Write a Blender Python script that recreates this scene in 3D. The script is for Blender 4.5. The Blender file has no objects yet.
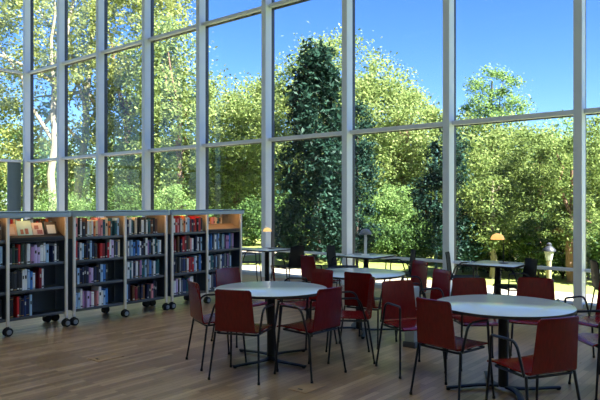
import bpy, bmesh, math, random
import numpy as np
from mathutils import Vector, Matrix

SC = bpy.context.scene
COL = SC.collection
PI = math.pi
H = 1.6
YAW = math.atan2(508, 615)            # room axes: glass wall runs along X, floor boards along Y
CA, SA = math.cos(YAW), math.sin(YAW)
F = 615.0

def W(xc, d, z=0.0):                  # sideways / forward of the viewpoint -> room coordinates
    return Vector((CA*xc - SA*d, SA*xc + CA*d, z))
def PX(x, d, z=0.0):
    return W((x-300)/F*d, d, z)
def RZ(phi):                          # heading (degrees clockwise from view axis) -> rotation of a thing whose front is +Y
    return YAW - math.radians(phi)

# ------------------------------------------------------------------ objects
def tag(o, label=None, cat=None, group=None, kind=None):
    if label: o['label'] = label
    if cat: o['category'] = cat
    if group: o['group'] = group
    if kind: o['kind'] = kind
    return o
def empty(name, loc=(0,0,0), rz=0.0):
    o = bpy.data.objects.new(name, None); COL.objects.link(o)
    o.location = loc; o.rotation_euler = (0,0,rz); o.empty_display_size = .1
    return o
def obj(name, bm, mats, parent=None, smooth=True, loc=None):
    me = bpy.data.meshes.new(name)
    bmesh.ops.recalc_face_normals(bm, faces=bm.faces)
    bm.to_mesh(me); bm.free()
    if not isinstance(mats, (list, tuple)): mats = [mats]
    for m in mats: me.materials.append(m)
    if smooth:
        for p in me.polygons: p.use_smooth = True
        me.set_sharp_from_angle(angle=math.radians(38))
    o = bpy.data.objects.new(name, me); COL.objects.link(o)
    if parent: o.parent = parent
    if loc is not None: o.location = loc
    return o
def copy_tree(o, parent=None):
    c = o.copy(); COL.objects.link(c); c.parent = parent
    for ch in list(o.children): copy_tree(ch, c)
    return c
def NB(): return bmesh.new()

# ------------------------------------------------------------------ shapes
def box(bm, c, s, bev=0.0, mat=0, rot=None):
    r = bmesh.ops.create_cube(bm, size=1.0)
    vs = r['verts']
    bmesh.ops.scale(bm, vec=s, verts=vs)
    if bev > 0:
        es = list({e for v in vs for e in v.link_edges})
        rb = bmesh.ops.bevel(bm, geom=es, offset=bev, segments=2, profile=.5, affect='EDGES')
        vs = list({v for f in rb['faces'] for v in f.verts} | {v for v in vs if v.is_valid})
        # every vert of this island
        seen = set(vs); st = list(vs)
        while st:
            v = st.pop()
            for e in v.link_edges:
                w = e.other_vert(v)
                if w not in seen: seen.add(w); st.append(w)
        vs = list(seen)
    if rot is not None: bmesh.ops.rotate(bm, cent=(0,0,0), matrix=rot, verts=vs)
    bmesh.ops.translate(bm, vec=c, verts=vs)
    for f in {f for v in vs for f in v.link_faces}: f.material_index = mat
    return vs
def fillet(pts, rad, n=5):
    pts = [Vector(p) for p in pts]
    out = [pts[0]]
    for i in range(1, len(pts)-1):
        a, b, c = pts[i-1], pts[i], pts[i+1]
        r = rad[i] if isinstance(rad, (list, tuple)) else rad
        r = min(r, (a-b).length*.48, (c-b).length*.48)
        p0 = b + (a-b).normalized()*r; p2 = b + (c-b).normalized()*r
        for k in range(n+1):
            t = k/n
            out.append(p0*(1-t)**2 + b*2*t*(1-t) + p2*t*t)
    out.append(pts[-1]); return out
def tube(bm, pts, r, seg=8, cap=True, mat=0):
    pts = [Vector(p) for p in pts]
    rs = r if isinstance(r, (list, tuple)) else [r]*len(pts)
    rings = []; up = None
    for i, p in enumerate(pts):
        if i == 0: t = pts[1]-pts[0]
        elif i == len(pts)-1: t = pts[-1]-pts[-2]
        else: t = (pts[i+1]-p).normalized() + (p-pts[i-1]).normalized()
        t.normalize()
        if up is None:
            up = Vector((0,0,1)) if abs(t.z) < .9 else Vector((1,0,0))
        n = (up - t*up.dot(t)).normalized(); up = n
        b = t.cross(n)
        rings.append([bm.verts.new(p + (n*math.cos(2*PI*k/seg) + b*math.sin(2*PI*k/seg))*rs[i]) for k in range(seg)])
    for a, b in zip(rings, rings[1:]):
        for k in range(seg):
            f = bm.faces.new((a[k], a[(k+1)%seg], b[(k+1)%seg], b[k])); f.material_index = mat
    if cap:
        bm.faces.new(list(reversed(rings[0]))).material_index = mat
        bm.faces.new(rings[-1]).material_index = mat
def lathe(bm, prof, c=(0,0,0), seg=32, mat=0, cap=True):
    c = Vector(c); rings = []
    for r, z in prof:
        rings.append([bm.verts.new(c + Vector((max(r,1e-4)*math.cos(2*PI*k/seg), max(r,1e-4)*math.sin(2*PI*k/seg), z))) for k in range(seg)])
    for a, b in zip(rings, rings[1:]):
        for k in range(seg):
            bm.faces.new((a[k], a[(k+1)%seg], b[(k+1)%seg], b[k])).material_index = mat
    if cap:
        bm.faces.new(list(reversed(rings[0]))).material_index = mat
        bm.faces.new(rings[-1]).material_index = mat
def sheet(bm, rows, th, mat=0):
    """grid of points -> closed shell of thickness th (offset along normals)"""
    nr, nc = len(rows), len(rows[0])
    P = [[Vector(p) for p in r] for r in rows]
    N = []
    for i in range(nr):
        rr = []
        for j in range(nc):
            du = P[min(i+1,nr-1)][j]-P[max(i-1,0)][j]; dv = P[i][min(j+1,nc-1)]-P[i][max(j-1,0)]
            rr.append(du.cross(dv).normalized())
        N.append(rr)
    A = [[bm.verts.new(P[i][j]+N[i][j]*th/2) for j in range(nc)] for i in range(nr)]
    B = [[bm.verts.new(P[i][j]-N[i][j]*th/2) for j in range(nc)] for i in range(nr)]
    def q(a,b,c,d): bm.faces.new((a,b,c,d)).material_index = mat
    for i in range(nr-1):
        for j in range(nc-1):
            q(A[i][j],A[i+1][j],A[i+1][j+1],A[i][j+1]); q(B[i][j],B[i][j+1],B[i+1][j+1],B[i+1][j])
    for i in range(nr-1):
        q(A[i][0],B[i][0],B[i+1][0],A[i+1][0]); q(A[i][-1],A[i+1][-1],B[i+1][-1],B[i][-1])
    for j in range(nc-1):
        q(A[0][j],A[0][j+1],B[0][j+1],B[0][j]); q(A[-1][j],B[-1][j],B[-1][j+1],A[-1][j+1])

# ------------------------------------------------------------------ materials
def srgb(r,g,b):
    f = lambda c: (c/255/12.92) if c/255 <= .04045 else ((c/255+.055)/1.055)**2.4
    return (f(r), f(g), f(b), 1)
def mat(name, col, rough=.5, metal=0.0, var=.12, scale=12.0, spec=.5, bump=0.0, emit=None, es=0.0):
    m = bpy.data.materials.new(name); m.use_nodes = True
    nt = m.node_tree; b = nt.nodes['Principled BSDF']
    b.inputs['Roughness'].default_value = rough; b.inputs['Metallic'].default_value = metal
    b.inputs['Specular IOR Level'].default_value = spec
    tc = nt.nodes.new('ShaderNodeTexCoord'); no = nt.nodes.new('ShaderNodeTexNoise')
    no.inputs['Scale'].default_value = scale; no.inputs['Detail'].default_value = 3
    nt.links.new(tc.outputs['Object'], no.inputs['Vector'])
    hs = nt.nodes.new('ShaderNodeMapRange')
    hs.inputs['To Min'].default_value = 1-var; hs.inputs['To Max'].default_value = 1+var
    nt.links.new(no.outputs['Fac'], hs.inputs['Value'])
    mx = nt.nodes.new('ShaderNodeHueSaturation'); mx.inputs['Color'].default_value = col
    nt.links.new(hs.outputs['Result'], mx.inputs['Value'])
    nt.links.new(mx.outputs['Color'], b.inputs['Base Color'])
    if bump:
        bp = nt.nodes.new('ShaderNodeBump'); bp.inputs['Strength'].default_value = bump
        nt.links.new(no.outputs['Fac'], bp.inputs['Height']); nt.links.new(bp.outputs['Normal'], b.inputs['Normal'])
    if emit:
        b.inputs['Emission Color'].default_value = emit; b.inputs['Emission Strength'].default_value = es
    return m

def wood_mat(name, c1, c2, rough, stretch, spec=.5, scale=5):
    m = bpy.data.materials.new(name); m.use_nodes = True
    nt = m.node_tree; b = nt.nodes['Principled BSDF']
    b.inputs['Roughness'].default_value = rough; b.inputs['Specular IOR Level'].default_value = spec
    tc = nt.nodes.new('ShaderNodeTexCoord'); mp = nt.nodes.new('ShaderNodeMapping')
    mp.inputs['Scale'].default_value = stretch
    nt.links.new(tc.outputs['Object'], mp.inputs['Vector'])
    no = nt.nodes.new('ShaderNodeTexNoise'); no.inputs['Scale'].default_value = scale; no.inputs['Detail'].default_value = 6
    nt.links.new(mp.outputs['Vector'], no.inputs['Vector'])
    cr = nt.nodes.new('ShaderNodeValToRGB'); cr.color_ramp.elements[0].position = .3; cr.color_ramp.elements[1].position = .7
    cr.color_ramp.elements[0].color = c1; cr.color_ramp.elements[1].color = c2
    nt.links.new(no.outputs['Fac'], cr.inputs['Fac']); nt.links.new(cr.outputs['Color'], b.inputs['Base Color'])
    return m

def floor_mat():
    m = bpy.data.materials.new('oak_strip_floor'); m.use_nodes = True
    nt = m.node_tree; b = nt.nodes['Principled BSDF']
    N = nt.nodes.new; L = nt.links.new
    tc = N('ShaderNodeTexCoord'); mp = N('ShaderNodeMapping'); mp.inputs['Rotation'].default_value = (0,0,PI/2)
    L(tc.outputs['Object'], mp.inputs['Vector'])
    br = N('ShaderNodeTexBrick'); br.inputs['Scale'].default_value = 1.0
    br.inputs['Brick Width'].default_value = .7; br.inputs['Row Height'].default_value = .062
    br.inputs['Mortar Size'].default_value = .0014; br.inputs['Mortar Smooth'].default_value = .2
    br.offset = .37; br.inputs['Bias'].default_value = 0
    br.inputs['Color1'].default_value = (0,0,0,1); br.inputs['Color2'].default_value = (1,1,1,1); br.inputs['Mortar'].default_value = (0,0,0,1)
    L(mp.outputs['Vector'], br.inputs['Vector'])
    ramp = N('ShaderNodeValToRGB'); e = ramp.color_ramp.elements
    e[0].color = FLOOR_C[0]; e[1].color = FLOOR_C[2]; x = e.new(.5); x.color = FLOOR_C[1]
    L(br.outputs['Color'], ramp.inputs['Fac'])
    mp2 = N('ShaderNodeMapping'); mp2.inputs['Scale'].default_value = (1.2, 22, 1)
    L(mp.outputs['Vector'], mp2.inputs['Vector'])
    no = N('ShaderNodeTexNoise'); no.inputs['Scale'].default_value = 3; no.inputs['Detail'].default_value = 6
    L(mp2.outputs['Vector'], no.inputs['Vector'])
    mr = N('ShaderNodeMapRange'); mr.inputs['To Min'].default_value = .72; mr.inputs['To Max'].default_value = 1.28
    L(no.outputs['Fac'], mr.inputs['Value'])
    hs = N('ShaderNodeHueSaturation'); L(ramp.outputs['Color'], hs.inputs['Color']); L(mr.outputs['Result'], hs.inputs['Value'])
    mm = N('ShaderNodeMixRGB'); mm.inputs['Color2'].default_value = (.012,.008,.005,1)
    L(br.outputs['Fac'], mm.inputs['Fac']); L(hs.outputs['Color'], mm.inputs['Color1'])
    L(mm.outputs['Color'], b.inputs['Base Color'])
    r2 = N('ShaderNodeMapRange'); r2.inputs['To Min'].default_value = .24; r2.inputs['To Max'].default_value = .36
    L(no.outputs['Fac'], r2.inputs['Value']); L(r2.outputs['Result'], b.inputs['Roughness'])
    bp = N('ShaderNodeBump'); bp.inputs['Strength'].default_value = .04; bp.inputs['Distance'].default_value = .01
    L(no.outputs['Fac'], bp.inputs['Height']); L(bp.outputs['Normal'], b.inputs['Normal'])
    b.inputs['Specular IOR Level'].default_value = .85
    return m
FLOOR_C = [srgb(128,98,72), srgb(150,118,90), srgb(172,140,110)]

def glass_mat():
    m = bpy.data.materials.new('window_glass'); m.use_nodes = True
    nt = m.node_tree; nt.nodes.clear(); N = nt.nodes.new; L = nt.links.new
    out = N('ShaderNodeOutputMaterial'); mix = N('ShaderNodeMixShader'); lw = N('ShaderNodeLayerWeight'); lw.inputs['Blend'].default_value = .5
    pw = N('ShaderNodeMath'); pw.operation = 'POWER'; pw.inputs[1].default_value = 5
    L(lw.outputs['Facing'], pw.inputs[0])
    fr = N('ShaderNodeMath'); fr.operation = 'MULTIPLY_ADD'; fr.inputs[1].default_value = .6; fr.inputs[2].default_value = .02
    L(pw.outputs[0], fr.inputs[0])
    tr = N('ShaderNodeBsdfTransparent'); tr.inputs['Color'].default_value = (.965,.985,.98,1)
    gl = N('ShaderNodeBsdfGlossy'); gl.inputs['Roughness'].default_value = .01
    L(fr.outputs[0], mix.inputs['Fac']); L(tr.outputs[0], mix.inputs[1]); L(gl.outputs[0], mix.inputs[2])
    L(mix.outputs[0], out.inputs['Surface'])
    return m

def leaf_mat(name, a, b, trans=.35, rough=.55):
    m = bpy.data.materials.new(name); m.use_nodes = True
    nt = m.node_tree; nt.nodes.clear(); N = nt.nodes.new; L = nt.links.new
    out = N('ShaderNodeOutputMaterial'); geo = N('ShaderNodeNewGeometry')
    tc = N('ShaderNodeTexCoord'); no = N('ShaderNodeTexNoise'); no.inputs['Scale'].default_value = .9
    L(tc.outputs['Object'], no.inputs['Vector'])
    ad = N('ShaderNodeMath'); ad.operation = 'MULTIPLY_ADD'; ad.inputs[1].default_value = .55
    L(geo.outputs['Random Per Island'], ad.inputs[0])
    ml = N('ShaderNodeMath'); ml.operation = 'MULTIPLY'; ml.inputs[1].default_value = .45
    L(no.outputs['Fac'], ml.inputs[0]); L(ml.outputs[0], ad.inputs[2])
    cr = N('ShaderNodeValToRGB'); cr.color_ramp.elements[0].color = a; cr.color_ramp.elements[1].color = b
    cr.color_ramp.elements[0].position = .2; cr.color_ramp.elements[1].position = .8
    L(ad.outputs[0], cr.inputs['Fac'])
    pb = N('ShaderNodeBsdfPrincipled'); pb.inputs['Roughness'].default_value = rough
    pb.inputs['Specular IOR Level'].default_value = .12
    L(cr.outputs['Color'], pb.inputs['Base Color'])
    ts = N('ShaderNodeBsdfTranslucent'); L(cr.outputs['Color'], ts.inputs['Color'])
    mx = N('ShaderNodeMixShader'); mx.inputs['Fac'].default_value = trans
    L(pb.outputs[0], mx.inputs[1]); L(ts.outputs[0], mx.inputs[2]); L(mx.outputs[0], out.inputs['Surface'])
    return m

M = {}
M['floor'] = floor_mat()
M['glass'] = glass_mat()
M['plaster'] = mat('plaster', srgb(215,213,208), .8, var=.04, scale=3)
M['ceiling'] = mat('ceiling_paint', srgb(225,225,222), .85, var=.03, scale=2)
M['alu'] = mat('grey_painted_aluminium', srgb(222,229,238), .4, .0, var=.03, scale=5)
M['alu_dark'] = mat('dark_gasket_frame', srgb(52,56,62), .5, var=.05)
M['panel_teal'] = mat('grey_teal_panel', srgb(92,112,122), .5, var=.05)
M['curb'] = mat('pale_sill', srgb(176,184,190), .5, var=.04)
M['red'] = wood_mat('red_stained_plywood', srgb(90,3,5), srgb(118,9,9), .26, (14,14,2.2), .5)
M['tube'] = mat('dark_chrome_tube', srgb(38,39,44), .3, .6, var=.05)
M['tube_black'] = mat('black_steel', srgb(24,25,28), .38, .3, var=.1)
M['blackseat'] = mat('black_chair_shell', srgb(12,13,18), .6, spec=.2, var=.12)
M['rubber'] = mat('black_rubber', srgb(20,20,21), .7)
M['laminate'] = mat('pale_grey_laminate', srgb(214,222,226), .12, var=.02, scale=30, spec=1.0)
M['edge'] = mat('dark_table_edge', srgb(40,34,32), .5)
M['column'] = mat('black_table_column', srgb(18,19,23), .4, .3)
M['shelf_top'] = mat('blue_grey_canopy', srgb(168,186,200), .45, var=.04)
M['post'] = mat('pale_metal_upright', srgb(236,230,222), .4, .0, var=.05)
M['shelf'] = mat('dark_steel_shelf', srgb(46,48,54), .45, .2)
M['shelf_lip'] = mat('grey_shelf_lip', srgb(84,88,94), .4, .3)
M['backpanel'] = mat('slate_blue_panel', srgb(60,74,92), .5, var=.08)
M['beige'] = wood_mat('beige_end_panel', srgb(176,150,116), srgb(196,172,138), .5, (6,6,1))
M['black_ledge'] = mat('black_display_ledge', srgb(16,16,18), .5)
M['tan_ledge'] = wood_mat('tan_display_board', srgb(150,120,88), srgb(172,142,106), .5, (3,1,3))
M['wheel_grey'] = mat('grey_wheel_hub', srgb(128,136,146), .45, .3)
M['strip'] = mat('warm_light_strip', srgb(255,220,170), .5, emit=(1,.62,.28,1), es=1.6)
M['lamp_lit'] = mat('glowing_amber_dome', srgb(235,178,108), .4, emit=(1,.48,.14,1), es=.42)
M['lamp_lit2'] = mat('glowing_cream_dome', srgb(220,185,125), .4, emit=(1,.60,.20,1), es=.35)
M['fill_diffuser'] = mat('fill_panel_diffuser', srgb(235,240,245), .5, emit=(.85,.94,1,1), es=.06)  # faintly glowing face of the added fill lights overhead
M['lamp_off'] = mat('grey_dome', srgb(120,124,136), .4)
M['white'] = mat('white_enamel', srgb(225,228,230), .4, var=.03)
M['bollard_dark'] = mat('charcoal_lantern_metal', srgb(44,48,60), .5)
M['bollard_glass'] = mat('frosted_lantern_glass', srgb(150,154,150), .35, var=.05)
M['bollard_post'] = mat('weathered_pale_post', srgb(140,130,106), .7, var=.15)
M['teal_post'] = mat('teal_painted_pole', srgb(66,104,104), .5)
M['bark_pale'] = mat('pale_plane_bark', srgb(140,132,110), .9, var=.35, scale=3, bump=.4)
M['bark'] = mat('brown_bark', srgb(120,94,76), .9, var=.3, scale=8, bump=.5)
M['bark_dark'] = mat('dark_bark', srgb(66,56,48), .9, var=.3, scale=8, bump=.5)
M['lawn'] = mat('lawn_grass', srgb(128,138,66), .9, var=.3, scale=2.5, bump=.3)
M['path'] = mat('pale_gravel_path', srgb(164,152,134), .9, var=.1, scale=30, bump=.2)
M['soil'] = mat('far_ground', srgb(96,110,62), .95, var=.3, scale=.6)
M['box_grey'] = mat('light_grey_box', srgb(170,178,182), .45, var=.03)
M['lid_wood'] = mat('worn_brown_lid', srgb(150,118,86), .4)
M['box_lid'] = mat('steel_floor_lid', srgb(84,88,94), .35, .6)

# ------------------------------------------------------------------ the setting
XL, XR, YB, YG, HC = -20.08, 6.0, -7.0, 9.90, 9.1
BAY = 2.172
def struct(name, bm, m, parent=None, smooth=False):
    o = obj(name, bm, m, parent, smooth)
    if parent is None: o['kind'] = 'structure'
    return o
b = NB(); box(b, ((XL+XR)/2, (YB+YG+.4)/2, -.1), (XR-XL, YG+.4-YB, .2)); struct('floor', b, M['floor'])
b = NB(); box(b, ((XL+XR)/2, (YB+YG+.5)/2, HC+.15), (XR-XL+.4, YG+.5-YB+.2, .3)); struct('ceiling', b, M['ceiling'])
b = NB(); box(b, ((XL+XR)/2, YB-.1, HC/2), (XR-XL+.4, .2, HC)); struct('wall_back', b, M['plaster'])
b = NB(); box(b, (XR+.1, (YB+YG+.4)/2, HC/2), (.2, YG+.4-YB, HC)); struct('wall_right', b, M['plaster'])
b = NB(); box(b, (XL-.1, (YB+1.36)/2, HC/2), (.2, 1.36-YB, HC)); struct('wall_left', b, M['plaster'])

TR = [3.02, 5.97]
GY = YG + .26
MW = .125
nb = int(round((XR-XL)/BAY))
n_t = 1
def mullion(x, y, axis):
    """post: room-side fin with a dark glazing frame behind it"""
    b = NB()
    if axis == 'x':
        box(b, (x, y+.10, HC/2), (MW, .20, HC), .006); box(b, (x, y+.26, HC/2), (.085, .12, HC), 0, 1)
    else:
        box(b, (x-.10, y, HC/2), (.20, MW, HC), .006); box(b, (x-.26, y, HC/2), (.12, .085, HC), 0, 1)
    return b
for k in range(nb+1):
    x = XL + BAY*k
    struct('trim_%d' % n_t, mullion(x, YG, 'x'), [M['alu'], M['alu_dark']]); n_t += 1
for k in range(nb):
    x0, x1 = XL+BAY*k+MW/2, XL+BAY*(k+1)-MW/2
    xm = (x0+x1)/2
    g = NB(); lv = [.07]+TR+[HC]
    for a, c in zip(lv, lv[1:]): box(g, (xm, GY, (a+c)/2), (x1-x0+.02, .012, c-a))
    w = struct('window_%d' % (k+1), g, M['glass'])
    for z in TR:
        b = NB(); box(b, (xm, YG+.155, z), (x1-x0-.002, .11, .075), .005); box(b, (xm, GY, z), (x1-x0-.002, .1, .095), 0, 1)
        struct('transom', b, [M['alu'], M['alu_dark']], w)
    b = NB(); box(b, (xm, GY-.05, .575), (x1-x0-.002, .05, .05), .004); struct('guard_rail', b, M['alu'], w)
    b = NB(); box(b, (xm, YG+.19, .035), (x1-x0-.002, .26, .07), .005); struct('sill', b, M['curb'], w)
# left glass wall, running back towards the viewer from the corner
wl = nb+1
for k in range(4):
    y1 = YG-BAY*k-MW/2 if k else YG-.01
    y0 = YG-BAY*(k+1)+MW/2
    if k: struct('trim_%d' % n_t, mullion(XL, YG-BAY*k, 'y'), [M['alu'], M['alu_dark']]); n_t += 1
    ym = (y0+y1)/2
    g = NB(); lv = [.07]+TR+[HC]
    for a, c in zip(lv, lv[1:]): box(g, (XL-.26, ym, (a+c)/2), (.012, y1-y0+.02, c-a))
    w = struct('window_%d' % (wl+k), g, M['glass'])
    for z in TR:
        b = NB(); box(b, (XL-.155, ym, z), (.11, y1-y0-.002, .075), .005); box(b, (XL-.26, ym, z), (.1, y1-y0-.002, .095), 0, 1)
        struct('transom', b, [M['alu'], M['alu_dark']], w)
    b = NB(); box(b, (XL-.19, ym, .035), (.26, y1-y0-.002, .07), .005); struct('sill', b, M['curb'], w)
    if k == 0:
        b = NB(); box(b, (XL-.2, YG-.22, 1.55), (.06, .44, 2.84), .004); struct('side_panel', b, M['panel_teal'], w)

# outdoor ground
b = NB(); box(b, (-20, 40, -.14), (160, 59.2, .2)); struct('ground', b, M['soil'])
b = NB(); box(b, (XL-30.5, -4, -.14), (60, 29, .2)); struct('ground_side', b, M['soil'])
b = NB(); box(b, (-10, 11.06, -.03), (50, 1.2, .06)); box(b, (-21, 13.5, -.03), (15, 3.68, .06)); struct('path', b, M['path'])
b = NB(); box(b, (-20, 23.4, -.05), (90, 23.4, .06)); struct('lawn', b, M['lawn'])

# ------------------------------------------------------------------ chairs
def chair_shell_profile():
    pts = [Vector((0,.235,.432)), Vector((0,.21,.445)), Vector((0,.10,.447)), Vector((0,-.05,.440)), Vector((0,-.155,.438))]
    return pts
def make_chair(name, shell, frame, label, cat='chair'):
    t = empty(name); tag(t, label, cat)
    b = NB(); rows = []
    for p, w in zip(fillet(chair_shell_profile(), .03, 3), np.linspace(.425, .395, 30)):
        rows.append([(u*w/2, p.y, p.z + .008*u*u) for u in (-1,-.96,-.6,-.2,.2,.6,.96,1)])
    sheet(b, rows, .012); obj('seat', b, shell, t)
    b = NB(); rows = []
    prof = fillet([(0,-.152,.440), (0,-.205,.445), (0,-.262,.80), (0,-.272,.832)], [0,.06,.02,0], 5)
    n = len(prof)
    for i, p in enumerate(prof):
        f = max(0, (p.z-.445)/.385)
        w = .395 - .045*f
        if i == n-1: w -= .03
        rows.append([(u*w/2, p.y + .022*u*u*min(1, f*2), p.z) for u in (-1,-.96,-.6,-.2,.2,.6,.96,1)])
    sheet(b, rows, .012); obj('backrest', b, shell, t)
    b = NB()
    ring = fillet([(0,.17,.425),(.2,.17,.425),(.2,-.175,.42),(-.2,-.175,.42),(-.2,.17,.425),(0,.17,.425)], .03, 4)
    tube(b, ring, .010); tube(b, [(-.2,0,.424),(.2,0,.424)], .009)
    obj('seat_frame', b, frame, t)
    for s in (-1, 1):
        b = NB(); tube(b, [(s*.245,.225,.012), (s*.224,.19,.43), (s*.218,.18,.632)], [.0095,.011,.0105])
        lg = obj('leg', b, frame, t)
        b = NB(); lathe(b, [(.012,0),(.013,.004),(.012,.022)], (s*.245,.225,0), 10); obj('foot_cap', b, M['rubber'], lg)
        b = NB(); tube(b, [(s*.245,-.235,.012), (s*.214,-.17,.43)], [.0095,.011])
        lg = obj('leg', b, frame, t)
        b = NB(); lathe(b, [(.012,0),(.013,.004),(.012,.022)], (s*.245,-.235,0), 10); obj('foot_cap', b, M['rubber'], lg)
        b = NB()
        tube(b, fillet([(s*.219,.182,.612),(s*.220,.176,.648),(s*.226,-.085,.655),(s*.219,-.155,.43)], [0,.02,.07,0], 6), .0105)
        obj('armrest', b, frame, t)
    return t

red0 = make_chair('armchair', M['red'], M['tube'], 'x')
blk0 = make_chair('armchair', M['blackseat'], M['tube_black'], 'x')
used = set()
def place(src, xc, d, phi, label, group):
    o = src if src not in used else copy_tree(src)
    used.add(src)
    o.location = W(xc, d); o.rotation_euler = (0,0,RZ(phi))
    tag(o, label, 'chair', group)
    return o
GR = 'red armchairs around the round tables'
GK = 'black armchairs along the glass wall'
for a in [
 (-.52,5.74,19,'red armchair at the near side of the left round table, back turned'),
 (.095,5.815,-48,'red armchair at near right of the left round table, turned sideways over a lid'),
 (-.845,6.22,63,'red armchair seen edge-on at the left side of the left round table'),
 (-.69,7.18,135,'red armchair behind the left round table beside the end of the bookcases'),
 (.08,7.07,-130,'red armchair half hidden behind the right far edge of the left round table'),
 (.51,6.40,-90,'red armchair turned left with its back edge-on, between left and middle round tables'),
 (.79,7.10,35,'dark red armchair tucked under the near side of the middle round table'),
 (1.065,5.93,159,'red armchair facing the room beside the light grey power pedestal'),
 (-.09,7.65,88,'red armchair edge-on behind the left round table, facing the middle round table'),
 (.31,9.3,55,'orange-lit red armchair beyond the left round table, near the window chairs'),
 (1.43,7.10,-110,'orange-lit red armchair edge-on between the middle and right round tables'),
 (1.40,8.22,-112,'red armchair at the far right of the middle round table, before the glass'),
 (1.266,5.113,52,'red armchair at the left side of the right round table, back turned'),
 (1.665,4.40,-22,'dark red armchair closest to the viewer, near side of the right round table'),
 (1.77,6.13,176,'red armchair behind the right round table, left of the pair on its far side'),
 (2.345,6.17,205,'dark red armchair behind the right round table in front of the lantern'),
 (2.62,5.22,-90,'armchair cut by the right picture edge, at the right round table'),
 (2.93,6.08,-112,'armchair cut by the right picture edge behind the right round table'),
]: place(red0, *a, GR)
for a in [
 (-1.02,12.15,95,'black armchair at the left window table beside the end of the bookcases'),
 (-.22,11.45,-46,'black armchair on the right of the left window table, near the lit lamp'),
 (.78,11.3,118,'blue-black armchair on the left of the middle window table, by the mullion'),
 (1.66,10.3,-92,'black armchair edge-on at the right of the middle window table'),
 (2.58,9.72,112,'black armchair on the left of the right window table, against a mullion'),
 (3.0,8.6,-96,'black armchair on the right of the right window table, before the lantern'),
 (4.25,8.35,100,'black armchair cut by the right picture edge, close to the glass'),
]: place(blk0, *a, GK)

# ------------------------------------------------------------------ round tables
TR_R = .58
def make_round():
    t = empty('round_table')
    b = NB(); lathe(b, [(TR_R-.004,.708),(TR_R-.002,.709),(TR_R-.002,.7335),(TR_R-.004,.735)], seg=72)
    top = obj('tabletop', b, M['laminate'], t)
    b = NB()
    lathe(b, [(TR_R-.003,.7075),(TR_R,.7085),(TR_R,.7315),(TR_R-.0015,.7325)], seg=72, cap=False)
    obj('edge_band', b, M['edge'], top)
    b = NB(); lathe(b, [(.042,.03),(.042,.69)], seg=24); obj('column', b, M['column'], t)
    b = NB(); box(b, (0,0,.697), (.5,.06,.02), .004); box(b, (0,0,.696), (.06,.5,.018), .004); obj('top_support', b, M['column'], t)
    for k in range(4):
        b = NB(); a = k*PI/2 + PI/4
        rows = []
        for i in range(9):
            f = i/8; r = .03 + .46*f
            ang = a + (-1 if k % 2 else 1)*.75*(1-f)**2
            c = Vector((r*math.cos(ang), r*math.sin(ang), .030 - .012*f)); n = Vector((-math.sin(ang), math.cos(ang), 0))
            w = .032 - .012*f
            rows.append([c-n*w, c-n*w*.5+Vector((0,0,.004)), c+n*w*.5+Vector((0,0,.004)), c+n*w])
        sheet(b, rows, .016); lg = obj('leg', b, M['column'], t)
        b = NB(); lathe(b, [(.016,0),(.018,.003),(.016,.012)], (.475*math.cos(a), .475*math.sin(a), 0), 12); obj('foot_glide', b, M['rubber'], lg)
    return t
rt = make_round()
rt.location = W(-.298, 6.33); rt.rotation_euler = (0,0,YAW); tag(rt, 'round pale-topped table on the left, beside the bookcases', 'table', 'round tables')
o = copy_tree(rt); o.location = W(1.752, 5.30); o.rotation_euler = (0,0,YAW+math.radians(45)); tag(o, 'round pale-topped table on the right, nearest to the viewer', 'table', 'round tables')
o = copy_tree(rt); o.location = W(.745, 7.77); o.rotation_euler = (0,0,YAW+math.radians(45)); tag(o, 'round pale-topped table in the middle, farther back towards the glass', 'table', 'round tables')

# ------------------------------------------------------------------ square window tables
def make_square():
    t = empty('window_table')
    b = NB(); box(b, (0,0,.722), (.74,.74,.026), .004)
    top = obj('tabletop', b, M['laminate'], t)
    b = NB()
    for s in (-1,1):
        box(b, (s*.371,0,.720), (.006,.748,.024)); box(b, (0,s*.371,.720), (.736,.006,.024))
    obj('edge_band', b, M['edge'], top)
    b = NB(); lathe(b, [(.045,.012),(.045,.705)], seg=20); obj('column', b, M['column'], t)
    b = NB(); box(b, (0,0,.007), (.42,.42,.014), .004); obj('base_plate', b, M['column'], t)
    b = NB(); box(b, (0,0,.700), (.4,.05,.018), .003); box(b, (0,0,.699), (.05,.4,.016), .003); obj('top_support', b, M['column'], t)
    return t
wt = make_square()
T4, T5, T6 = PX(267, 11.85), PX(366, 10.4), PX(498, 8.97)
wt.location = T4; tag(wt, 'square window table on the left, under the cream-lit lamp', 'table', 'square tables along the glass wall')
o = copy_tree(wt); o.location = T5; tag(o, 'square window table in the middle, under the unlit grey lamp', 'table', 'square tables along the glass wall')
o = copy_tree(wt); o.location = T6; tag(o, 'square window table on the right, under the orange-lit lamp', 'table', 'square tables along the glass wall')

# table lamps
ZT = .7355
def make_lamp(name, loc, rz, shade, stem, R, zr, offset, label, stem_r=.006, basew=.07):
    t = empty(name, loc, rz); tag(t, label, 'lamp', 'table lamps on the window tables')
    b = NB(); lathe(b, [(basew,0),(basew,.008),(basew*.8,.012),(.008,.014)], (offset,0,0), 24); obj('base', b, stem, t)
    b = NB(); tube(b, fillet([(offset,0,.012),(offset,0,zr+.02),(0,0,zr+R*.55)], .02, 4) if offset else [(0,0,.012),(0,0,zr+R*.4)], stem_r); obj('stem', b, stem, t)
    b = NB(); n = 10
    outer = [(R*math.cos(k/n*PI/2), zr+R*.92*math.sin(k/n*PI/2)) for k in range(n+1)]
    inner = [(R*.95*math.cos(k/n*PI/2), zr+R*.87*math.sin(k/n*PI/2)) for k in range(n, -1, -1)]
    lathe(b, outer+inner, (0,0,0), 28, cap=False); obj('lamp_shade', b, shade, t)
    return t
zsh = 1.6-(239.5-204)/F*8.95-ZT
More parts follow.
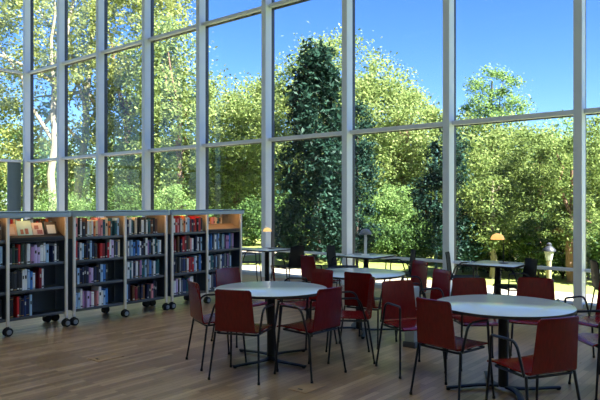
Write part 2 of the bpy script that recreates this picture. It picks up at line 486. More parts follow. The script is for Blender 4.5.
make_lamp('table_lamp', PX(497.5, 8.97, ZT), YAW, M['lamp_lit'], M['tube_black'], .096, zsh, .088, 'small lamp with glowing orange dome and side stem on the right window table')
zsh = 1.6-(231.5-204)/F*11.85-ZT
make_lamp('table_lamp', PX(267.3, 11.85, ZT), YAW, M['lamp_lit2'], M['tube_black'], .085, zsh, .076, 'small lamp with glowing cream dome on the left window table, before a mullion')
zsh = 1.6-(234.5-204)/F*10.4-ZT
make_lamp('table_lamp', PX(365.5, 10.4, ZT), YAW, M['lamp_off'], M['white'], .105, zsh, 0, 'unlit grey-domed lamp with a white stem on the middle window table', .024)

# power pedestal and floor lids
p = empty('power_pedestal', PX(412, 6.9), 0); tag(p, 'light grey square power pedestal on dark plinth behind a red chair', 'pedestal')
b = NB(); box(b, (0,0,.37), (.125,.125,.61), .006); obj('body', b, M['box_grey'], p)
b = NB(); box(b, (0,0,.0325), (.15,.15,.065), .004); obj('plinth', b, M['box_lid'], p)
for (x, d, lab) in ((307.5, 5.365, 'flat steel floor box lid under the sideways chair at the left round table'), (106, 6.40, 'flat steel floor box lid alone on the boards before the bookcases')):
    p = empty('floor_box', PX(x, d)); tag(p, lab, 'floor box', 'floor boxes')
    b = NB(); box(b, (0,0,.003), (.2,.3,.006), .002); obj('lid', b, M['lid_wood'], p)
    b = NB(); box(b, (0,-.1,.0075), (.05,.02,.003), .001); obj('lid_handle', b, M['rubber'], p)

# unseen flat fill lights added under the ceiling to brighten tables and floor
def added_fill_panel(x, y, lab):
    t = empty('added_fill_panel', (x,y,HC)); tag(t, lab, 'lamp', 'added flat fill lights')
    b = NB(); box(b, (0,0,-.03), (1.6,.5,.06), .004); obj('fill_housing', b, M['white'], t)
    b = NB(); box(b, (0,0,-.064), (1.5,.42,.008), .002); obj('fill_diffuser', b, M['fill_diffuser'], t)
    l = bpy.data.lights.new('added_fill_glow', 'AREA'); l.shape = 'RECTANGLE'; l.size = 1.5; l.size_y = .42
    l.energy = FILL_W; l.color = (.60,.80,1.0); l.spread = math.radians(115)
    lo = bpy.data.objects.new('added_fill_glow', l); COL.objects.link(lo); lo.location = (x,y,HC-.075)
FILL_W = 10.5  # power of each added fill light
for i, x in enumerate((-17.5,-13.2,-8.9,-4.6,-.3,3.6)):
    for j, y in enumerate((-3.8,1.2,6.2)):
        added_fill_panel(x, y, 'flat fill light added above the view, %s row, %s from the left glass wall' % (('back','middle','window')[j], ('first','second','third','fourth','fifth','sixth')[i]))

# ------------------------------------------------------------------ bookcases
XF = -7.44
BD = .52
SZ = [.205, .531, .852, 1.158]            # shelf surfaces, bottom first
ZTOP = 1.505
def bookcase(y0, ym, y1, label, ledge):
    t = empty('mobile_bookcase', (XF-BD/2, (y0+y1)/2, 0)); tag(t, label, 'bookcase', 'mobile bookcases in a row')
    L = y1-y0; c = (y0+y1)/2; ymr = ym-c
    b = NB(); box(b, (0,0,ZTOP-.009), (BD+.06, L+.075, .018), .003)
    for s in (1,-1): box(b, (s*(BD/2+.024),0,ZTOP-.037), (.012,L+.075,.072), .002); box(b, (0,s*(L/2+.031),ZTOP-.035), (BD+.04,.012,.06), .002)
    obj('canopy', b, M['shelf_top'], t)
    for s in (1,-1):
        for y in (-L/2, ymr, L/2):
            b = NB(); box(b, (s*(BD/2-.015), y, (.115+ZTOP-.018)/2), (.03,.034,ZTOP-.018-.115), .004); obj('upright', b, M['post'], t)
            cb = NB(); box(cb, (s*(BD/2-.015), y, .098), (.026,.03,.036), .003); cs = obj('caster', cb, M['rubber'], t)
            for q in (-1,1):
                wbm = NB(); vs0 = len(wbm.verts)
                lathe(wbm, [(.020,-.010),(.048,-.009),(.052,-.005),(.052,.005),(.048,.009),(.020,.010)], (0,0,0), 20)
                bmesh.ops.rotate(wbm, cent=(0,0,0), matrix=Matrix.Rotation(PI/2,3,'Y'), verts=wbm.verts)
                bmesh.ops.translate(wbm, vec=(s*(BD/2-.015)+q*.026, y, .0525), verts=wbm.verts)
                wo = obj('wheel', wbm, M['rubber'], cs)
            hb = NB(); lathe(hb, [(.001,.0),(.030,.0),(.030,.006),(.001,.007)], (0,0,0), 16)
            bmesh.ops.rotate(hb, cent=(0,0,0), matrix=Matrix.Rotation(PI/2,3,'Y'), verts=hb.verts)
            bmesh.ops.translate(hb, vec=(s*(BD/2-.015)+s*.037-(0 if s>0 else .007), y, .0525), verts=hb.verts)
            obj('wheel_hub', hb, M['wheel_grey'], cs)
    spans = [(-L/2, ymr), (ymr, L/2)]
    for (a, e) in spans:
        for z in SZ:
            b = NB(); box(b, (0,(a+e)/2,z-.009), (BD-.06, e-a-.036, .018), .002)
            for s in (1,-1): box(b, (s*(BD/2-.028),(a+e)/2,z-.014), (.006,e-a-.036,.036), .001, 1)
            obj('shelf', b, [M['shelf'], M['shelf_lip']], t)
        b = NB(); box(b, (0,(a+e)/2,(.19+1.15)/2), (.012,e-a-.036,.96)); obj('back_panel', b, M['backpanel'], t)
        b = NB(); box(b, (BD/2-.05,(a+e)/2,ZTOP-.026), (.03,e-a-.12,.014), .002); obj('light_strip', b, M['strip'], t)
    for y in (-L/2, ymr, L/2):
        b = NB(); box(b, (0,y,(.19+1.14)/2), (BD-.07,.01,.95)); box(b, (0,y,1.29), (BD-.07,.01,.30), 0, 1)
        obj('end_panel' if y != ymr else 'divider', b, [M['backpanel'], M['beige']], t)
    for i, kind in ledge:
        a, e = spans[i]
        b = NB()
        rot = Matrix.Rotation(math.radians(24), 3, 'Y')
        box(b, (BD/2-.125,(a+e)/2,SZ[3]+.062), (.22,e-a-.05,.012), .002, 0, rot)
        box(b, (BD/2-.020,(a+e)/2,SZ[3]+.004), (.012,e-a-.05,.05), .002, 1)
        obj('display_ledge', b, [M['black_ledge'] if kind == 'black' else M['tan_ledge'], M['black_ledge']], t)
    return t
UN = [(2.72, 3.48, 4.24), (4.353, 5.137, 5.858), (5.972, 6.679, 7.441)]
bookcase(*UN[0], 'mobile bookcase nearest the viewer, cut by the left picture edge, displaying booklets', [(1,'black')])
bookcase(*UN[1], 'mobile bookcase in the middle of the row of three, fullest with books', [])
bookcase(*UN[2], 'mobile bookcase at the far end of the row, behind the left round table', [(1,'tan')])
for u, (y0, ym, y1) in enumerate(UN):
    for a, e in ((y0, ym), (ym, y1)):
        l = bpy.data.lights.new('shelf_glow', 'AREA'); l.shape = 'RECTANGLE'; l.size = .05; l.size_y = e-a-.15
        l.energy = .2; l.color = (1,.60,.30)
        lo = bpy.data.objects.new('shelf_glow', l); COL.objects.link(lo)
        lo.location = (XF-.05, (a+e)/2, ZTOP-.036)

# books
BC = {
 'navy': (24,34,72), 'black': (20,20,24), 'dark blue': (30,58,112), 'blue': (62,126,204), 'pale blue': (160,196,232),
 'white': (238,240,244), 'cream': (232,214,182), 'teal': (30,92,104), 'dark green': (36,66,48), 'red': (196,30,38),
 'crimson': (128,24,44), 'mauve': (176,128,182), 'lilac': (206,184,228), 'brown': (104,66,44), 'orange': (228,128,70),
 'grey': (112,118,128), 'pink': (230,150,158), 'charcoal': (48,50,58)}
pages = mat('book_pages', srgb(222,212,190), .9, var=.06, scale=40)
spine_w = mat('spine_label_pale', srgb(205,205,198), .6); spine_d = mat('spine_label_dark', srgb(40,40,48), .6)
spine_g = mat('spine_label_gold', srgb(176,140,70), .5)
rng = random.Random(7)
book_mesh = {}
def book_proto(cname, v):
    b = NB()
    # 1 m tall, 1 m deep, 1 m thick unit book; spine at +X
    box(b, (-.5,-.44,.5), (1,.12,1), 0, 0); box(b, (-.5,.44,.5), (1,.12,1), 0, 0)
    rows = []
    for i, u in enumerate(np.linspace(-.5,.5,7)):
        rows.append([(-.02+.03*math.cos(u*PI), u*.99, z) for z in (0,.2,.4,.6,.8,1)])
    sheet(b, rows, .03, 0)
    box(b, (-.53,0,.5), (.92,.78,.955), 0, 1)
    if v == 0:  box(b, (.015,0,.62), (.05,.5,.16), 0, 2)
    elif v == 1: box(b, (.015,0,.10), (.05,.7,.07), 0, 2)
    else: box(b, (.015,0,.07), (.05,.95,.03), 0, 2); box(b, (.015,0,.90), (.05,.95,.02), 0, 2)
    bmesh.ops.recalc_face_normals(b, faces=b.faces)
    me = bpy.data.meshes.new('book'); b.to_mesh(me); b.free()
    r, g, bl = BC[cname]
    if cname not in cov: cov[cname] = mat('cover_'+cname.replace(' ','_'), srgb(r,g,bl), .5, var=.1, scale=3)
    light = (r+g+bl) > 330
    me.materials.append(cov[cname]); me.materials.append(pages)
    me.materials.append(spine_d if light else (spine_g if v == 2 else spine_w))
    return me
cov = {}
ORD = ['first','second','third','fourth','fifth','sixth','seventh','eighth','ninth','tenth','eleventh','twelfth','thirteenth','fourteenth','fifteenth','sixteenth','seventeenth','eighteenth','nineteenth','twentieth','twenty-first','twenty-second','twenty-third']
SHN = ['bottom shelf','third shelf down','second shelf down','top shelf']
BAYN = {(0,0):'left bay, nearest bookcase',(0,1):'nearest bookcase',(1,0):'left bay, middle bookcase',(1,1):'right bay, middle bookcase',(2,0):'left bay, far bookcase',(2,1):'right bay, far bookcase'}
n_books = 0
PAL = {
 'dark': ['navy','black','dark blue','charcoal','black','teal','crimson','brown','dark green','grey'],
 'mix': ['navy','white','pale blue','blue','dark blue','black','red','cream','lilac','teal','charcoal','white'],
 'cool': ['navy','blue','pale blue','white','dark blue','teal','black','grey','white','mauve'],
 'warm': ['cream','brown','white','orange','pale blue','red','black','pink','teal','cream','charcoal'],
 'reds': ['crimson','red','navy','white','charcoal','pale blue','black','pink']}
def tier(u, bay, sh, pal, fill=1.0, start=0.0, seq=None, xback=0.0, hmax=1.0, tmin=.0252, tmax=.043):
    global n_books
    y0, y1 = (UN[u][0], UN[u][1]) if bay == 0 else (UN[u][1], UN[u][2])
    y0 += .03; y1 -= .03
    y = y0 + (y1-y0)*start; yend = y0 + (y1-y0)*fill
    i = 0
    while True:
        th = rng.uniform(tmin, tmax)
        if y+th > yend or i >= 23: break
        if pal != 'x' and rng.random() < .07 and i: y += rng.uniform(.02,.05)
        if y+th > yend: break
        c = seq[i] if seq and i < len(seq) else rng.choice(PAL[pal])
        v = rng.randrange(3)
        key = (c, v)
        if key not in book_mesh: book_mesh[key] = book_proto(c, v)
        o = bpy.data.objects.new('book', book_mesh[key]); COL.objects.link(o)
        h = min(rng.uniform(.20,.262), hmax); dp = rng.uniform(.15,.19)
        o.scale = (dp, th*.97, h)
        o.location = (XF-.045-xback-rng.uniform(0,.012), y+th/2, SZ[sh]+.0005)
        size = 'tall' if h > .245 else ('short' if h < .215 else ('thick' if th > .04 else 'slim' if th < .03 else ''))
        tag(o, ('%s %s book, %s from left on %s of %s' % (size, c, ORD[i], SHN[sh], BAYN[(u,bay)])).strip(), 'book', 'books on the %s of the %s' % (SHN[sh], BAYN[(u,bay)]))
        n_books += 1; i += 1
        y += th + .0012
# nearest bookcase (left bay only shows a sliver)
tier(0,0,3,'warm',1,.82); tier(0,0,2,'cool',1,.80,['dark blue','blue','navy','pale blue']); tier(0,0,1,'dark',1,.82); tier(0,0,0,'dark',1,.86)
tier(0,1,3,'warm',1,0,['cream','brown','teal','blue','red','cream','white','orange','cream','teal','blue','pale blue','charcoal'],.24,.25)
tier(0,1,2,'mix',.93,0,['charcoal','dark green','black','red','dark green','white','mauve','lilac','lilac','white','white','pale blue','navy','white','black','charcoal','charcoal'])
tier(0,1,1,'mix',.64,.02,['black','charcoal','black','charcoal','white','white','pale blue','blue','white','crimson','white','pale blue','charcoal','orange'])
tier(0,1,0,'cool',.42,.02,['black','red','charcoal','navy','dark blue','navy','pale blue','navy'])
tier(1,0,3,'warm',1,0,['pink','black','white','charcoal','brown','white','cream','white','orange','cream','pink'])
tier(1,0,2,'mix',.97,0,['red','navy','white','pale blue','black','navy','black','pale blue','navy','charcoal','red','crimson','black','red','white'])
tier(1,0,1,'cool',.72,0,['black','pale blue','navy','navy','black','navy','mauve','lilac','navy','black','navy','pale blue','blue','charcoal'])
tier(1,0,0,'mix',.78,0,['pale blue','pale blue','white','mauve','lilac','mauve','white','pink'])
tier(1,1,3,'warm',.9,.04,['navy','white','teal','black','cream','black','white','charcoal','white'])
tier(1,1,2,'cool',.97,.06,['white','pale blue','blue','navy','blue','white','navy','black','white','mauve'])
tier(1,1,1,'cool',.9,0,['black','white','teal','white','navy','white','charcoal'])
tier(1,1,0,'reds',.86,0,['pale blue','navy','brown','crimson','black','navy','brown'])
tier(2,0,3,'reds',.98,.04,['white','red','pink','crimson','white','cream','orange','white','pale blue','crimson'])
tier(2,0,2,'reds',.98,.02,['crimson','crimson','brown','navy','red','crimson','black','brown','pink'])
tier(2,0,1,'cool',.95,.04,['navy','black','grey','navy','dark blue','charcoal','white','red','crimson','red'])
tier(2,0,0,'cool',.7,0,['mauve','white','lilac','charcoal','white','grey'])
tier(2,1,3,'warm',.8,.05,['brown','orange','cream','red','charcoal'],.24,.22)
tier(2,1,2,'cool',.86,0,['pale blue','blue','navy','grey','white','pale blue','black','pale blue'])
tier(2,1,1,'cool',.8,.05,['white','teal','teal','navy','pale blue','navy'])
tier(2,1,0,'cool',.75,.03,['pale blue','white','grey','navy'])

# booklets standing face-out on the black ledge
def booklet(name, y, w, h, cover, picture, label, lift=0.0):
    t = empty(name, (XF-.085, y, SZ[3]+.035)); t.rotation_euler = (0, math.radians(-22), 0)
    tag(t, label, 'booklet', 'booklets on display')
    b = NB(); box(b, (0,0,h/2), (.008,w,h), .001); cv = obj('cover', b, cover, t)
    b = NB(); pic = picture[0]
    for (py, pz, pw, ph) in picture[1]: box(b, (.0045, py*w, pz*h), (.0015, pw*w, ph*h), 0)
    obj('picture', b, pic, t)
booklet('booklet', 3.562, .15, .17, mat('tan_cover', srgb(190,150,112), .5), (mat('tan_pic', srgb(212,180,150), .5), [(0,.5,.6,.6)]), 'tan booklet at the left of the black display ledge', 0)
booklet('booklet', 3.737, .19, .21, mat('mint_cover', srgb(176,206,196), .5), (mat('brown_pic', srgb(150,96,70), .5), [(-.2,.3,.2,.3),(.12,.32,.22,.36)]), 'pale mint booklet with brown pictures on the black display ledge')
booklet('booklet', 3.907, .14, .18, mat('cream_cover', srgb(206,186,176), .5), (mat('dusky_pic', srgb(150,92,84), .5), [(-.1,.65,.4,.3),(.15,.3,.5,.3)]), 'cream booklet with dusky pictures beside the mint booklet')
booklet('booklet', 4.087, .17, .19, mat('dark_cover', srgb(62,54,52), .5), (mat('white_pic', srgb(214,214,208), .5), [(0,.46,.66,.62)]), 'dark booklet framing a white picture at the right of the black ledge')

# ------------------------------------------------------------------ outdoors: trees
nprng = np.random.default_rng(11)
def leaf_mesh(name, pts, size, m, parent, droop=0.0, up=.35, aspect=.55):
    n = len(pts)
    nrm = nprng.normal(size=(n,3)); nrm[:,2] = np.abs(nrm[:,2])+up
    nrm /= np.linalg.norm(nrm, axis=1)[:,None]
    t = nprng.normal(size=(n,3)); t[:,2] -= droop
    t -= nrm*np.sum(t*nrm, axis=1)[:,None]; t /= np.linalg.norm(t, axis=1)[:,None]
    bt = np.cross(nrm, t)
    s = size*nprng.uniform(.65,1.35,size=(n,1))
    v = np.empty((n,4,3))
    v[:,0] = pts - t*s*.5; v[:,1] = pts + bt*s*.5*aspect + nrm*s*.06
    v[:,2] = pts + t*s*.5; v[:,3] = pts - bt*s*.5*aspect + nrm*s*.06
    me = bpy.data.meshes.new(name)
    me.vertices.add(n*4); me.vertices.foreach_set('co', v.reshape(-1))
    me.loops.add(n*4); me.loops.foreach_set('vertex_index', np.arange(n*4, dtype=np.int32))
    me.polygons.add(n); me.polygons.foreach_set('loop_start', np.arange(0, n*4, 4, dtype=np.int32))
    me.polygons.foreach_set('loop_total', np.full(n, 4, dtype=np.int32))
    me.update(); me.validate()
    me.materials.append(m)
    o = bpy.data.objects.new(name, me); COL.objects.link(o); o.parent = parent
    return o
def crown_points(blobs, n, clumps, spread):
    """blobs: (cx,cy,cz,rx,ry,rz) ellipsoids; leaves gather in clumps near their surfaces"""
    out = []
    vol = np.array([b[3]*b[5]+b[3]*b[4] for b in blobs]); vol = vol/vol.sum()
    for b, f in zip(blobs, vol):
        nc = max(4, int(clumps*f)); nl = int(n*f)
        d = nprng.normal(size=(nc,3)); d /= np.linalg.norm(d, axis=1)[:,None]
        r = nprng.uniform(.45,1.0,size=(nc,1))**.6
        c = d*r*np.array(b[3:6]) + np.array(b[0:3])
        idx = nprng.integers(0, nc, nl)
        off = nprng.normal(size=(nl,3))*spread*nprng.uniform(.5,1.2,size=(nc,1))[idx]; off[:,2] *= .7
        out.append(c[idx]+off)
    p = np.concatenate(out)
    return p[p[:,2] > .03]
def branchy(bm, base, top, r0, r1, wob=.15, n=6, seg=9):
    rr = random.Random(int(base[0]*100+top[2]*37))
    base, top = Vector(base), Vector(top)
    pts = []; rs = []
    for i in range(n+1):
        f = i/n
        p = base.lerp(top, f)
        if 0 < i < n: p += Vector((rr.uniform(-wob,wob), rr.uniform(-wob,wob), 0))
        pts.append(p); rs.append(r0*(1-f)+r1*f)
    tube(bm, pts, rs, seg); return pts
def tree(name, x, d, trunk_h, r, blobs, n, clumps, spread, leaf, lm, bm_, label, cat='tree', group=None, limbs=4, droop=0.0, lean=0.0, aspect=.55):
    """blobs given as (sideways offset, depth offset, z, r_side, r_depth, r_up)"""
    c = PX(x, d); t = empty(name, c, YAW); tag(t, label, cat, group)
    b = NB(); topz = trunk_h
    pts = branchy(b, (0,0,-.02), (lean,0,topz), r, r*.35, r*.5)
    for i in range(limbs):
        f = .45+.5*i/max(1,limbs); k = min(len(pts)-2, int(f*len(pts)))
        bl = blobs[i % len(blobs)]
        e = (bl[0]+rng.uniform(-.6,.6)*bl[3], bl[1]+rng.uniform(-.5,.5)*bl[4], bl[2]+rng.uniform(-.1,.6)*bl[5])
        branchy(b, pts[k], e, r*.5, r*.12, r*.8, 5, 7)
    obj('trunk', b, bm_, t)
    p = crown_points(blobs, int(n*2.7), int(clumps*1.5), spread*.98)
    leaf_mesh('foliage', p, leaf*.66, lm, t, droop, aspect=aspect)
    return t

LM_yellow = leaf_mat('yellow_green_leaves', srgb(108,126,66), srgb(172,176,108), .5)
LM_light = leaf_mat('light_green_leaves', srgb(98,122,66), srgb(160,172,108), .48)
LM_mid = leaf_mat('mid_green_leaves', srgb(90,122,68), srgb(150,176,108), .5)
LM_deep = leaf_mat('deep_green_leaves', srgb(44,72,40), srgb(92,120,62), .35)
LM_dark = leaf_mat('dark_blue_green_needles', srgb(24,48,42), srgb(46,76,62), .2)
LM_olive = leaf_mat('olive_hedge_leaves', srgb(76,100,54), srgb(138,154,86), .4)

GP = 'large trees beyond the glass'
def Zat(y, d): return H - (y-204)/F*d
# plane trees at the left
tree('plane_tree', 50, 32, 9.5, .25, [(-2.5,0,10,4.5,3.5,4.5),(2.2,.5,11.5,4,3.5,4),(-3.5,1,5.2,3.2,2.5,2.6),(1.6,2.5,5,2.6,2.2,2.2),(.5,1.5,14.5,5,3,3)], 6000, 120, .42, .30, LM_yellow, M['bark_pale'], 'tall plane tree with pale mottled trunk behind the second window bay', 'tree', GP, 7, lean=.3)
tree('plane_tree', 76, 35, 12, .26, [(-.5,0,12.5,4,3.5,4),(2.5,1,9.5,3,3,3),(-2,2,7,2.5,2,2),(1.2,2,4.2,2.6,2,2.4)], 4200, 90, .42, .30, LM_yellow, M['bark_pale'], 'plane tree with slender pale forking branches in the third window bay', 'tree', GP, 8, lean=1.0)
tree('maple_tree', 128, 35, 8, .28, [(0,0,11,3.8,3.4,4),(1.2,0,7,3.2,3,3),(-1,1,3.8,3.4,3,3),(1,1,14.5,2.8,3,2.5)], 9000, 150, .45, .30, LM_yellow, M['bark'], 'yellow-green broad tree behind the fourth window bay', 'tree', GP, 6)
tree('maple_tree', 180, 32, 7, .26, [(-.6,0,8.4,2.2,2.5,3.0),(.5,0,5.4,3.1,3,3),(-.4,1,2.6,3.4,3,2.6)], 12000, 170, .42, .28, LM_light, M['bark'], 'leafy yellow-green tree under open sky, above the middle bookcase', 'tree', GP, 5)
tree('maple_tree', 238, 34, 5, .26, [(-.3,0,4.9,3.2,3,2.6),(.6,0,2.4,3.8,3,2.4),(2.0,0,6.6,1.5,1.5,1.4)], 12000, 170, .42, .28, LM_light, M['bark'], 'rounded light green tree above the far bookcase', 'tree', GP, 5)
# light robinia mass in the middle
tree('robinia_tree', 322, 30, 7, .3, [(.5,0,7.5,2.6,3,2.3),(-2.0,.5,5.6,2.8,3,2.5),(2.4,0,6.0,2.8,3,2.5),(1.0,0,3.4,4,3,2.6)], 19000, 260, .42, .24, LM_light, M['bark'], 'tall pale green feathery tree rising behind the dark conifer', 'tree', GP, 6)
tree('robinia_tree', 398, 28, 5.5, .26, [(-.6,0,5.1,2.8,2.6,1.9),(1.2,0,3.9,2.4,2.6,1.9),(-1,0,2.6,3,2.6,2.2),(1.6,0,1.9,2.4,2,1.8)], 17000, 240, .38, .22, LM_light, M['bark'], 'sunlit pale green tree sloping down to the right of the dark conifer', 'tree', GP, 6)
tree('ash_tree', 492, 26, 6.8, .09, [(0,0,6.7,1.1,1,.75),(-.55,0,5.9,.85,.8,.65),(.7,0,5.6,.85,.8,.6),(.1,0,5.0,1.1,1,.7)], 2600, 46, .20, .17, LM_mid, M['bark_dark'], 'slim airy treetop standing alone against the blue sky', 'tree', GP, 7)
tree('robinia_tree', 492, 25, 3.6, .2, [(-.9,0,3.5,2.0,2,1.5),(1.0,0,3.4,2.2,2,1.3),(0,0,1.6,3,2,1.6)], 14000, 190, .34, .19, LM_light, M['bark'], 'pale green bushy tree beneath the slim airy treetop', 'tree', GP, 5)
tree('robinia_tree', 588, 27, 4, .2, [(0,0,4.0,2.2,2,1.5),(0,0,2,3,2,1.8)], 9000, 130, .36, .2, LM_mid, M['bark'], 'green tree seen over the clipped hedge at far right', 'tree', GP, 4)
# conifer and young dark trees close to the glass
def conifer(x, d, h, rb, n, leaf, label):
    c = PX(x, d); t = empty('conifer', c, YAW); tag(t, label, 'tree', GP)
    b = NB(); branchy(b, (0,0,-.02), (0,0,h), .1, .01, .02)
    for k in range(46):
        z = .5+(h-.8)*k/46; a = k*2.4; L = rb*(1-z/h)**.56
        tube(b, [(0,0,z), (L*.5*math.cos(a), L*.5*math.sin(a), z+.02), (L*.95*math.cos(a), L*.95*math.sin(a), z-.22*L)], [.018,.012,.004], 5)
    obj('trunk', b, M['bark_dark'], t)
    nc = 150
    z = .25+(h-.25)*nprng.uniform(0,1,nc)**1.15; a = nprng.uniform(0,2*PI,nc)
    L = rb*(1-z/h)**.56*nprng.uniform(.5,1.05,nc)
    cc = np.stack([L*np.cos(a), L*np.sin(a), z-.15*L], 1)
    idx = nprng.integers(0,nc,n)
    off = nprng.normal(size=(n,3))*np.array([.16,.16,.2])
    p = cc[idx]+off; p = p[(p[:,2] > .1) & (p[:,2] < h+.1)]
    leaf_mesh('foliage', p, leaf, LM_dark, t, droop=1.2, aspect=.4)
conifer(316, 17.5, Zat(42,17.5), 1.3, 13000, .19, 'dark blue-green cone-shaped conifer just beyond the glass')
tree('young_tree', 447, 13.6, 3.0, .035, [(0,0,2.6,.42,.4,.55),(-.1,0,1.7,.6,.5,.6),(.2,0,.9,.62,.5,.5)], 4200, 70, .14, .12, LM_dark, M['bark_dark'], 'dark young leafy tree around the right-hand mullion with a teal pole', 'tree', GP, 5)
tree('young_tree', 357, 15.2, 3.6, .04, [(0,0,3.4,.35,.35,.7),(-.05,0,2.3,.45,.4,.7),(-.25,0,1.1,.7,.5,.7)], 4200, 80, .14, .13, LM_dark, M['bark_dark'], 'dark drooping shrub-like tree at the right foot of the conifer', 'tree', GP, 4)
# shrubs and hedges low down
GS = 'shrubs under the trees'
for (x, d, w, h, n, lm, lab) in [
 (60, 30, 2.6, 2.4, 3500, LM_mid, 'green shrub at the foot of the pale plane trunk'),
 (118, 28, 2.6, 2.6, 3500, LM_deep, 'dark green shrub above the left bookcases'),
 (176, 27, 2.4, 2.4, 3500, LM_mid, 'leafy green shrub above the middle bookcase'),
 (262, 24, 2.2, 1.9, 3500, LM_deep, 'dark shrub behind the cream lamp'),
 (300, 21, 1.9, 2.0, 3500, LM_deep, 'dark shrub left of the conifer base'),
 (352, 22, 1.9, 2.0, 3500, LM_deep, 'dark shrub right of the conifer base'),
 (395, 22, 1.9, 2.3, 3800, LM_mid, 'bright green shrub behind the unlit lamp'),
 (430, 20, 1.5, 1.5, 3800, LM_deep, 'low dark shrub behind the teal pole'),
 (475, 17, 1.3, 1.7, 4200, LM_deep, 'dark green shrub behind the orange lamp'),
]:
    tree('shrub', x, d, h*.6, .05, [(0,0,h*.55,w*.5,w*.4,h*.45),(w*.3,0,h*.35,w*.35,w*.35,h*.35),(-w*.3,0,h*.35,w*.35,w*.35,h*.35)], n, 60, .2, .15, lm, M['bark_dark'], lab, 'shrub', GS, 3)
for (x, d, w, z0, z1, n, lab) in [
 (540, 15.0, 1.15, .75, Zat(128,15), 11000, 'big olive-green yew behind the lantern, tallest of the hedge'),
 (604, 15.5, 1.25, .75, Zat(118,15.5), 11000, 'olive-green yew at the right picture edge'),
 (503, 15.6, .8, .7, Zat(165,15.6), 6500, 'low olive-green yew behind the orange lamp and pale trunk')]:
    z0 = .25; zc = (z0+z1)/2; hh = (z1-z0)/2
    tree('yew_tree', x, d, z1*.8, .12, [(0,0,zc+hh*.35,w*.8,w*.8,hh*.65),(0,0,zc-hh*.3,w,w*.9,hh*.7)], n, 200, .15, .10, LM_olive, M['bark'], lab, 'tree', 'yews forming a hedge', 4)
HL = ['by the dark mullion','behind the middle window table','behind the unlit lamp','right of the unlit lamp','behind the red chair at the glass','by the teal pole','behind left red chairs of the right table','left of the orange lamp','behind the orange lamp stem','behind the lantern','right of the lantern','at the far right edge']
for i in range(12):
    x = 338+i*25; d = (13.9 if x > 440 else 15.2)/(.637*(x-300)/F+.771)+.3*math.sin(i*2.1)
    h = 1.15+.3*math.sin(i*1.7)
    tree('low_shrub', x, d, h*.5, .03, [(0,0,h*.5,.55,.5,h*.5)], 1500, 28, .13, .11, LM_deep, M['bark_dark'], 'low dark green hedge shrub '+HL[i], 'shrub', 'low hedge shrubs beyond the lawn', 3)
tree('yew_tree', 572, 12.7, 2.3, .10, [(0,0,2.3,.75,.7,.7),(.1,.2,1.15,.8,.6,.45)], 4000, 70, .13, .10, LM_olive, M['bark'], 'yew with a bare pinkish-brown trunk rising right of the lantern', 'tree', 'yews forming a hedge', 3)
tree('yew_tree', 493, 13.4, 2.1, .085, [(0,0,1.7,.6,.6,.6),(-.1,.2,.95,.6,.6,.42)], 3200, 60, .13, .10, LM_olive, M['bark_pale'], 'small yew with a pale trunk behind the orange lamp table', 'tree', 'yews forming a hedge', 3)
# woodland far behind, closing the view
for (x, d, w, h, lab) in [(20,48,5,8,'distant green tree behind the left corner of the glass'),(110,50,5,7,'distant green tree behind the third and fourth bays'),(205,48,5,6,'distant green tree between the maples'),(290,46,4.5,6,'distant green tree behind the robinia'),(370,44,4.5,5.5,'distant green tree right of the conifer'),(445,42,4,5,'distant green tree behind the young tree'),(520,40,4,5,'distant green tree behind the yews'),(590,40,4,5,'distant green tree at the far right')]:
    tree('distant_tree', x, d, h*.6, .3, [(0,0,h*.62,w*.8,w*.5,h*.36),(0,0,h*.3,w,w*.6,h*.32)], 5000, 90, .7, .42, LM_mid, M['bark'], lab, 'tree', 'distant woodland trees', 3)
# trees out of the left glass wall
tree('maple_tree', -40, 36, 8, .3, [(0,0,10,4.5,4,4.5),(1,0,5.5,4,4,3.5),(0,0,14,4,4,3),(2,0,2.5,3.5,3,2.5)], 9000, 150, .5, .3, LM_yellow, M['bark'], 'yellow-green tree filling the left side window', 'tree', GP, 5)

for (x, d, lab) in ((-150, 40, 'green tree beyond the left side window, left of the yellow-green one'), (-270, 38, 'green tree beyond the left side window, farthest left')):
    tree('maple_tree', x, d, 6, .28, [(0,0,7.5,4,4,4),(0,0,3.2,4.5,4,3)], 7000, 120, .5, .32, LM_mid, M['bark'], lab, 'tree', GP, 4)

# lantern, pole
t = empty('garden_lantern', PX(549, 12.4)); tag(t, 'garden lantern with charcoal cap on a pale post, outside the glass', 'lantern')
zt = Zat(242.5, 12.4)
b = NB(); lathe(b, [(.05,-.02),(.048,zt-.36)], seg=16); obj('post', b, M['bollard_post'], t)
b = NB(); lathe(b, [(.06,zt-.36),(.098,zt-.175)], seg=8); obj('lantern_glass', b, M['bollard_glass'], t)
b = NB(); lathe(b, [(.130,zt-.175),(.125,zt-.14),(.07,zt-.085),(.05,zt-.07),(.052,zt-.03),(.02,zt)], seg=16); obj('cap', b, M['bollard_dark'], t)
t = empty('garden_pole', PX(436, 15.5)); tag(t, 'thin teal pole standing among the dark leaves outside', 'pole')
zt = Zat(146, 15.5)
b = NB(); lathe(b, [(.04,-.02),(.03,zt-.8),(.045,zt-.78),(.045,zt)], seg=12); obj('shaft', b, M['teal_post'], t)
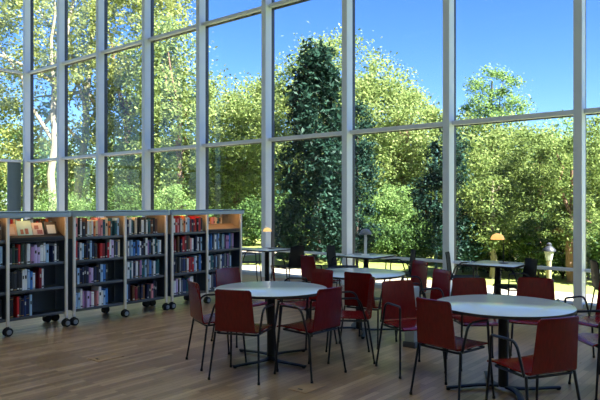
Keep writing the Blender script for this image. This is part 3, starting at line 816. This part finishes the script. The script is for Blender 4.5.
# outdoor trunks seen between lawn and hedge
# ------------------------------------------------------------------ camera, light
cam = bpy.data.cameras.new('camera'); co = bpy.data.objects.new('camera', cam); COL.objects.link(co)
co.location = (0,0,H); co.rotation_euler = (PI/2,0,YAW)
cam.sensor_width = 36; cam.lens = F/600*36; cam.shift_y = 4/600; cam.clip_start = .05; cam.clip_end = 500
SC.camera = co

SUN_EL, SUN_AZ = math.radians(46), math.radians(.4)      # azimuth from +X
sd = Vector((math.cos(SUN_EL)*math.cos(SUN_AZ), math.cos(SUN_EL)*math.sin(SUN_AZ), math.sin(SUN_EL)))
sl = bpy.data.lights.new('sun', 'SUN'); sl.energy = 12.8; sl.angle = math.radians(.6); sl.color = (1,.95,.86)
so = bpy.data.objects.new('sun', sl); COL.objects.link(so)
so.rotation_euler = sd.to_track_quat('Z','Y').to_euler(); so.location = (20,-5,30)
w = bpy.data.worlds.new('sky'); SC.world = w; w.use_nodes = True
nt = w.node_tree; bg = nt.nodes['Background']
sk = nt.nodes.new('ShaderNodeTexSky'); sk.sky_type = 'NISHITA'; sk.sun_disc = False
sk.sun_elevation = SUN_EL; sk.sun_rotation = PI/2 - SUN_AZ
sk.air_density = 1.0; sk.dust_density = .4; sk.ozone_density = 2.5; sk.altitude = 100
hsv = nt.nodes.new('ShaderNodeHueSaturation'); hsv.inputs['Saturation'].default_value = 1.3; hsv.inputs['Hue'].default_value = .515
nt.links.new(sk.outputs['Color'], hsv.inputs['Color'])
mul = nt.nodes.new('ShaderNodeMixRGB'); mul.blend_type = 'MULTIPLY'; mul.inputs['Fac'].default_value = 1
mul.inputs['Color2'].default_value = (.80,.97,1.22,1)
nt.links.new(hsv.outputs['Color'], mul.inputs['Color1'])
nt.links.new(mul.outputs['Color'], bg.inputs['Color']); bg.inputs['Strength'].default_value = .095

vs = SC.view_settings
SC.display_settings.display_device = 'sRGB'
vs.view_transform = 'Standard'; vs.look = 'None'; vs.gamma = 1.0; vs.use_curve_mapping = False
vs.exposure = 1.5
try:
    SC.cycles.use_denoising = True; SC.cycles.denoiser = 'OPENIMAGEDENOISE'
    SC.cycles.max_bounces = 8; SC.cycles.diffuse_bounces = 5; SC.cycles.transparent_max_bounces = 16
except Exception: pass
